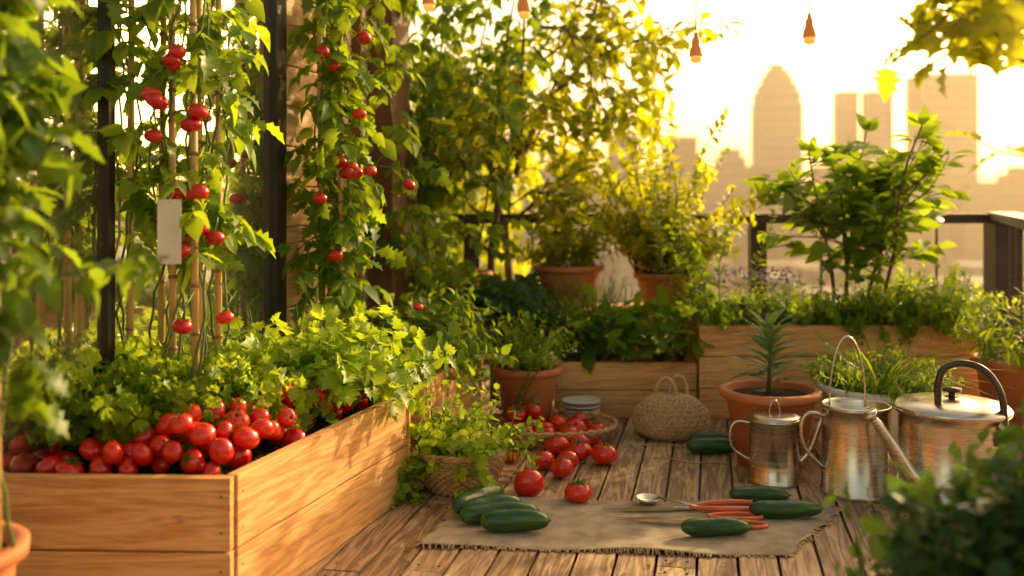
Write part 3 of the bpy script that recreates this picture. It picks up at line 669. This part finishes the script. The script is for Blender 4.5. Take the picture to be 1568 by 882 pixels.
def shears(x,y,ang,sc,openh,name):
    P=MB()
    for s in(-1,1):
        aa=s*.05; 
        def tr(px,py,z): return (px*math.cos(aa)-py*math.sin(aa),px*math.sin(aa)+py*math.cos(aa),z)
        z0=.003*(s>0); B=[(0,-.011*s),( -.12,-.010*s),(-.24,-.001*s),(-.12,.007*s),(0,.011*s),(.06,.009*s),(.06,-.009*s)]
        vs=[tr(q[0]*sc,q[1]*sc,z0) for q in B]+[tr(q[0]*sc,q[1]*sc,z0+.0028) for q in B]; n=len(B)
        P.add(vs,[tuple(range(n)),tuple(range(2*n-1,n-1,-1))]+[(i,(i+1)%n,n+(i+1)%n,n+i) for i in range(n)],0)
        if openh:
            lp=[tr((.15+.085*math.cos(t))*sc,(s*.032+.026*math.sin(t)*(1+.2*math.cos(t)))*sc,.004) for t in np.linspace(0,2*math.pi,26)[:-1]]
            P.tube(lp,.0075,.0075,1,8,closed=True); 
        else:
            P.tube([tr(.05*sc,s*.004*sc,.005),tr(.12*sc,s*.022*sc,.007),tr(.2*sc,s*.03*sc,.007),tr(.27*sc,s*.022*sc,.006)],[.007,.011,.011,.008],None,1,8)
    P.lathe([(0,.01),(.008,.01),(.009,.006),(.009,0)],(0,0,0),0,14)
    return P.obj(name,['metal','red'],False,loc=(x,y,.019),rotz=ang)
shears(.62,3.47,-.06,1.1,True,'garden_shears'); shears(.59,3.60,.06,1.1,False,'pruning_shears')
P=MB(); P.lathe([(0,.004),(.03,.008),(.045,.022),(.048,.022),(.033,.004),(0,0)],(0,0,0),0,28); P.tube([(.045,0,.022),(.12,-.02,.02),(.2,-.04,.012)],.004,.005,0,6)
P.obj('metal_spoon',['metal'],loc=(.505,3.69,.012),rotz=-.3)
P=MB()
for i in range(6):
    z=i*.022; s=1+U(-.015,.015); P.lathe([(0,z+.002),(.05*s,z+.002),(.055*s,z),(.086*s,z+.010),(.098*s,z+.015),(.097*s,z+.0185),(.088*s,z+.0145),(.06*s,z+.008),(0,z+.006)],(.345+U(-.003,.003),5.0,0),0,40)
P.obj('plate_stack',['white'])
P=MB(); c=np.array([.76,4.76,0.]); 
prof=[(.02,.0),(.12,.0),(.165,.03),(.182,.075),(.165,.13),(.12,.175),(.07,.195),(.035,.20),(.0,.195)]
P.lathe(prof,c,1,40,1,.85)
def bagp(a,t):
    t=min(max(t,0),.999)*(len(prof)-3); i=int(t); f=t-i; r=prof[i+1][0]*(1-f)+prof[i+2][0]*f; z=prof[i+1][1]*(1-f)+prof[i+2][1]*f
    return (c[0]+(r+.003)*math.cos(a),c[1]+(r+.003)*.85*math.sin(a),z+.003)
for j in range(26):
    for s in(-1,1): P.tube([bagp(2*math.pi*j/26+s*t*1.7,t) for t in np.linspace(0,.97,22)],.0042,.0042,0,5)
for z_ in np.linspace(.08,.9,13): P.tube([bagp(a_,z_) for a_ in np.linspace(0,2*math.pi,41)[:-1]],.0035,.0035,0,5,closed=True)
for dx,dy,w_ in((-.03,-.03,.05),(.04,.03,.045)):
    P.tube(arc((c[0]+dx,c[1]+dy,.185),w_,.1,-.1,math.pi+.1,20),.009,.009,0,7)
P.obj('jute_bag',['jute','wick'])
P=MB(); pts=[np.array([.0+.07*math.cos(t)*(1+.03*t),3.97+.06*math.sin(t),.008+.004*t]) for t in np.linspace(0,11,60)]; P.tube(pts,.005,.005,0,5)
pts=path((.06,3.95,.006),(1,.3,0),.25,10,.5); pts=[(p[0],p[1],.005) for p in pts]; P.tube(pts,.003,.003,0,5)
P.obj('jute_twine',['jute'])
P=MB(); pts=[(.62+t*.3,4.35-.1*t+.02*math.sin(t*9),.005) for t in np.linspace(0,1,20)]; P.tube(pts,.003,.003,0,5)
pts=[(.55+t*.45,4.55+.04*math.sin(t*6),.005) for t in np.linspace(0,1,20)]; P.tube(pts,.003,.003,0,5); P.obj('jute_twine',['jute'])
P=MB()
for i in range(70): P.leaf(random.choice(['ovate','lobed']),(U(-.4,1.3),U(3.0,5.0),.006),rdir(-.02,.05),UPV,U(.012,.03),1,0)
P.obj('fallen_leaves',['leafo'])
# ------------------------------------------------------------ foreground shrub (right) and overhanging branch
pot('terracotta_pot',(1.20,1.95,0),.24,.18,.28)
P=MB(); sprigs(P,(1.22,1.95,.25),70,.52,1.3,9,'ovate',.07,0,1,.18,.25,.6,sr=.004); cloud(P,(1.04,1.9,.40),(.32,.22,.18),1700,'ovate',.062,0,24); cloud(P,(1.12,1.9,.56),(.2,.2,.13),600,'ovate',.062,0,10)
for i in range(6): sprigs(P,(.90+U(-.08,.15),1.85,.30),2,.36,.6,9,'ovate',.055,0,1,.06,.25,.8)
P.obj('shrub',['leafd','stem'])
P=MB()
pts=path((1.95,2.35,0),(-.05,0,1),2.3,10,.06); P.tube(pts,.03,.015,1,8)
for s_,d_,L_ in(((1.34,2.35,1.66),(-1,.0,-.1),.36),((1.30,2.3,1.58),(-1,-.1,-.1),.30),((1.28,2.35,1.68),(-1,0,-.3),.34),((1.3,2.4,1.50),(-1,0,.1),.26),((1.25,2.3,1.45),(-.8,0,.1),.2)):
    branch(P,s_,d_,L_,.006,1,'lobed',.09,0,1,8,.3,.6,-.1); P.tube([pts[int(s_[2]/2.3*10)],s_],.01,.006,1,6)
q=path((1.4,2.3,1.24),(-1,0,-.05),.32,6,.2); P.tube(q,.006,.002,1,5); P.tube([pts[5],q[0]],.01,.006,1,5)
for p in q[2:]: P.leaf('lobed',p,nrm(rdir()+np.array([-.8,0,0])),UPV,.1,1,0)
P.obj('maple_tree',['leafy','bark'])
# ------------------------------------------------------------ hanging lamps
P=MB(); wr=[np.array([x,4.5,2.35+.02*(x-.6)**2]) for x in np.linspace(-1.5,2.6,30)]; P.tube(wr,.004,.004,0,5)
P.tube([(-1.5,4.5,0),(-1.5,4.5,2.5)],.02,.02,0,6); P.tube([(2.85,4.5,0),(2.85,4.5,2.5)],.02,.02,0,6); P.tube([(2.6,4.5,2.43),(2.85,4.5,2.48)],.004,.004,0,5); P.obj('lamp_cable',['frame'])
for (x,z) in((.832,1.765),(1.345,1.85),(.056,1.965),(-.375,2.0)):
    P=MB(); P.tube([(0,0,.11),(0,0,2.36-z)],.0028,.0028,0,5)
    P.lathe([(0,.125),(.009,.123),(.012,.10),(.018,.095),(.021,.06),(.027,.05),(.031,.02),(.031,.016),(0,.016)],(0,0,0),1,24)
    P.lathe([(.025,.016),(.027,.0),(.018,-.012),(0,-.016)],(0,0,0),2,20)
    P.obj('pendant_lamp',['frame','shade','bulb'],loc=(x,4.5,z))
# ------------------------------------------------------------ city
def tower(name,cx,cy,w,d,top,style=0,mat='city',fl=4.0):
    P=MB(); z0=-30; H=top-z0
    steps=[(1,1.0)] if style==0 else ([(.80,1.0),(.86,.93),(.90,.80),(.94,.62),(.97,.45),(1,.28)] if style==1 else [(.93,1.0),(1,.7)])
    pz=z0
    for fr_,ws in steps:
        zt=z0+H*fr_; P.box(cx-w*ws/2+.4,cx+w*ws/2-.4,cy-d*ws/2+.4,cy+d*ws/2-.4,pz,zt-.02,1)
        z=pz
        while z<zt-.5:
            P.box(cx-w*ws/2,cx+w*ws/2,cy-d*ws/2,cy+d*ws/2,z,min(z+fl*.42,zt)); z+=fl
        nm=max(3,int(w*ws/2.4))
        for i in range(nm+1):
            x=cx-w*ws/2+i*(w*ws-.7)/nm; P.box(x,x+.7,cy-d*ws/2-.15,cy+d*ws/2+.15,pz+.01,zt)
        P.box(cx-w*ws/2-.2,cx+w*ws/2+.2,cy-d*ws/2-.2,cy+d*ws/2+.2,zt,zt+1.2); pz=zt+1.2 if fr_<1 else zt
    return P.obj(name,[mat,'cityd'],False)
tower('skyscraper',111.6,420,17.5,17,55.4,1); tower('skyscraper',144.2,430,8.3,9,44.9,0); tower('skyscraper',154,420,10,10,43.9,0,fl=3.5); tower('skyscraper',176.8,410,22.5,18,49.6,0)
random.seed(5)
x=-20.0
while x<290:
    D=U(370,400); wd=U(9,20); t=U(6,24) if x<95 else U(4,17)
    tower('office_building',x+wd/2,D,wd,15,t,random.choice([0,2]),random.choice(['city','cityr'])); x+=wd*U(.8,1.2)
for i in range(46):
    D=U(110,300); tower('town_house',U(-.06,.72)*D,D,U(6,16),U(8,14),-30+U(5,17),0,random.choice(['city','cityr']),3.2)
P=MB()
for i in range(60):
    D=U(80,300); x=U(-.12,.72)*D; h=U(7,12); P.tube([(x,D,-30),(x,D,-30+h*.6)],.4,.2,1,6); cloud(P,(x,D,-30+h*.7),(4,4,h*.35),160,'ovate',1.6,0,9,.4)
P.obj('distant_trees',['leafb','bark'])
# evening haze hanging over the city: a homogeneous scattering volume
vm,nt,out=newmat('haze'); vs=N(nt,'ShaderNodeVolumeScatter'); vs.inputs['Color'].default_value=(1,.80,.54,1); vs.inputs['Density'].default_value=.00095; vs.inputs['Anisotropy'].default_value=.45
nt.links.new(vs.outputs[0],out.inputs['Volume']); M['haze']=vm
P=MB(); P.box(-600,800,60,600,-29.5,64); P.obj('city_haze',['haze'],False)
# ------------------------------------------------------------ light
az,el=math.radians(45),math.radians(22)
sd=Vector((math.sin(az)*math.cos(el),math.cos(az)*math.cos(el),math.sin(el)))
l=bpy.data.lights.new('sun','SUN'); l.energy=5; l.angle=math.radians(.6); l.color=(1,.76,.37); lo=bpy.data.objects.new('sun',l); scene.collection.objects.link(lo)
lo.rotation_euler=(-sd).to_track_quat('-Z','Y').to_euler()
w=bpy.data.worlds.new('World'); scene.world=w; w.use_nodes=True; nt=w.node_tree; nt.nodes.clear()
wo=nt.nodes.new('ShaderNodeOutputWorld'); bg=nt.nodes.new('ShaderNodeBackground'); sk=nt.nodes.new('ShaderNodeTexSky'); sk.sky_type='NISHITA'; sk.sun_disc=False
sk.sun_elevation=el; sk.sun_rotation=az; sk.dust_density=4; sk.air_density=1.0; sk.ozone_density=.6
mx=nt.nodes.new('ShaderNodeMix'); mx.data_type='RGBA'; mx.blend_type='MULTIPLY'; mx.inputs[0].default_value=1; mx.clamp_result=False; mx.inputs[7].default_value=(2.75,2.05,1.25,1)
nt.links.new(sk.outputs[0],mx.inputs[6]); nt.links.new(mx.outputs[2],bg.inputs[0]); bg.inputs[1].default_value=.15; nt.links.new(bg.outputs[0],wo.inputs[0])
# ------------------------------------------------------------ camera
cd=bpy.data.cameras.new('camera'); cam=bpy.data.objects.new('camera',cd); scene.collection.objects.link(cam); cam.location=(0,0,1.15); cam.rotation_euler=(math.pi/2,0,0)
cd.sensor_width=36; cd.lens=35; cd.shift_y=-141/1568; cd.clip_end=9000; cd.clip_start=.05
cd.dof.use_dof=True; cd.dof.focus_distance=3.55; cd.dof.aperture_fstop=1.25
scene.camera=cam
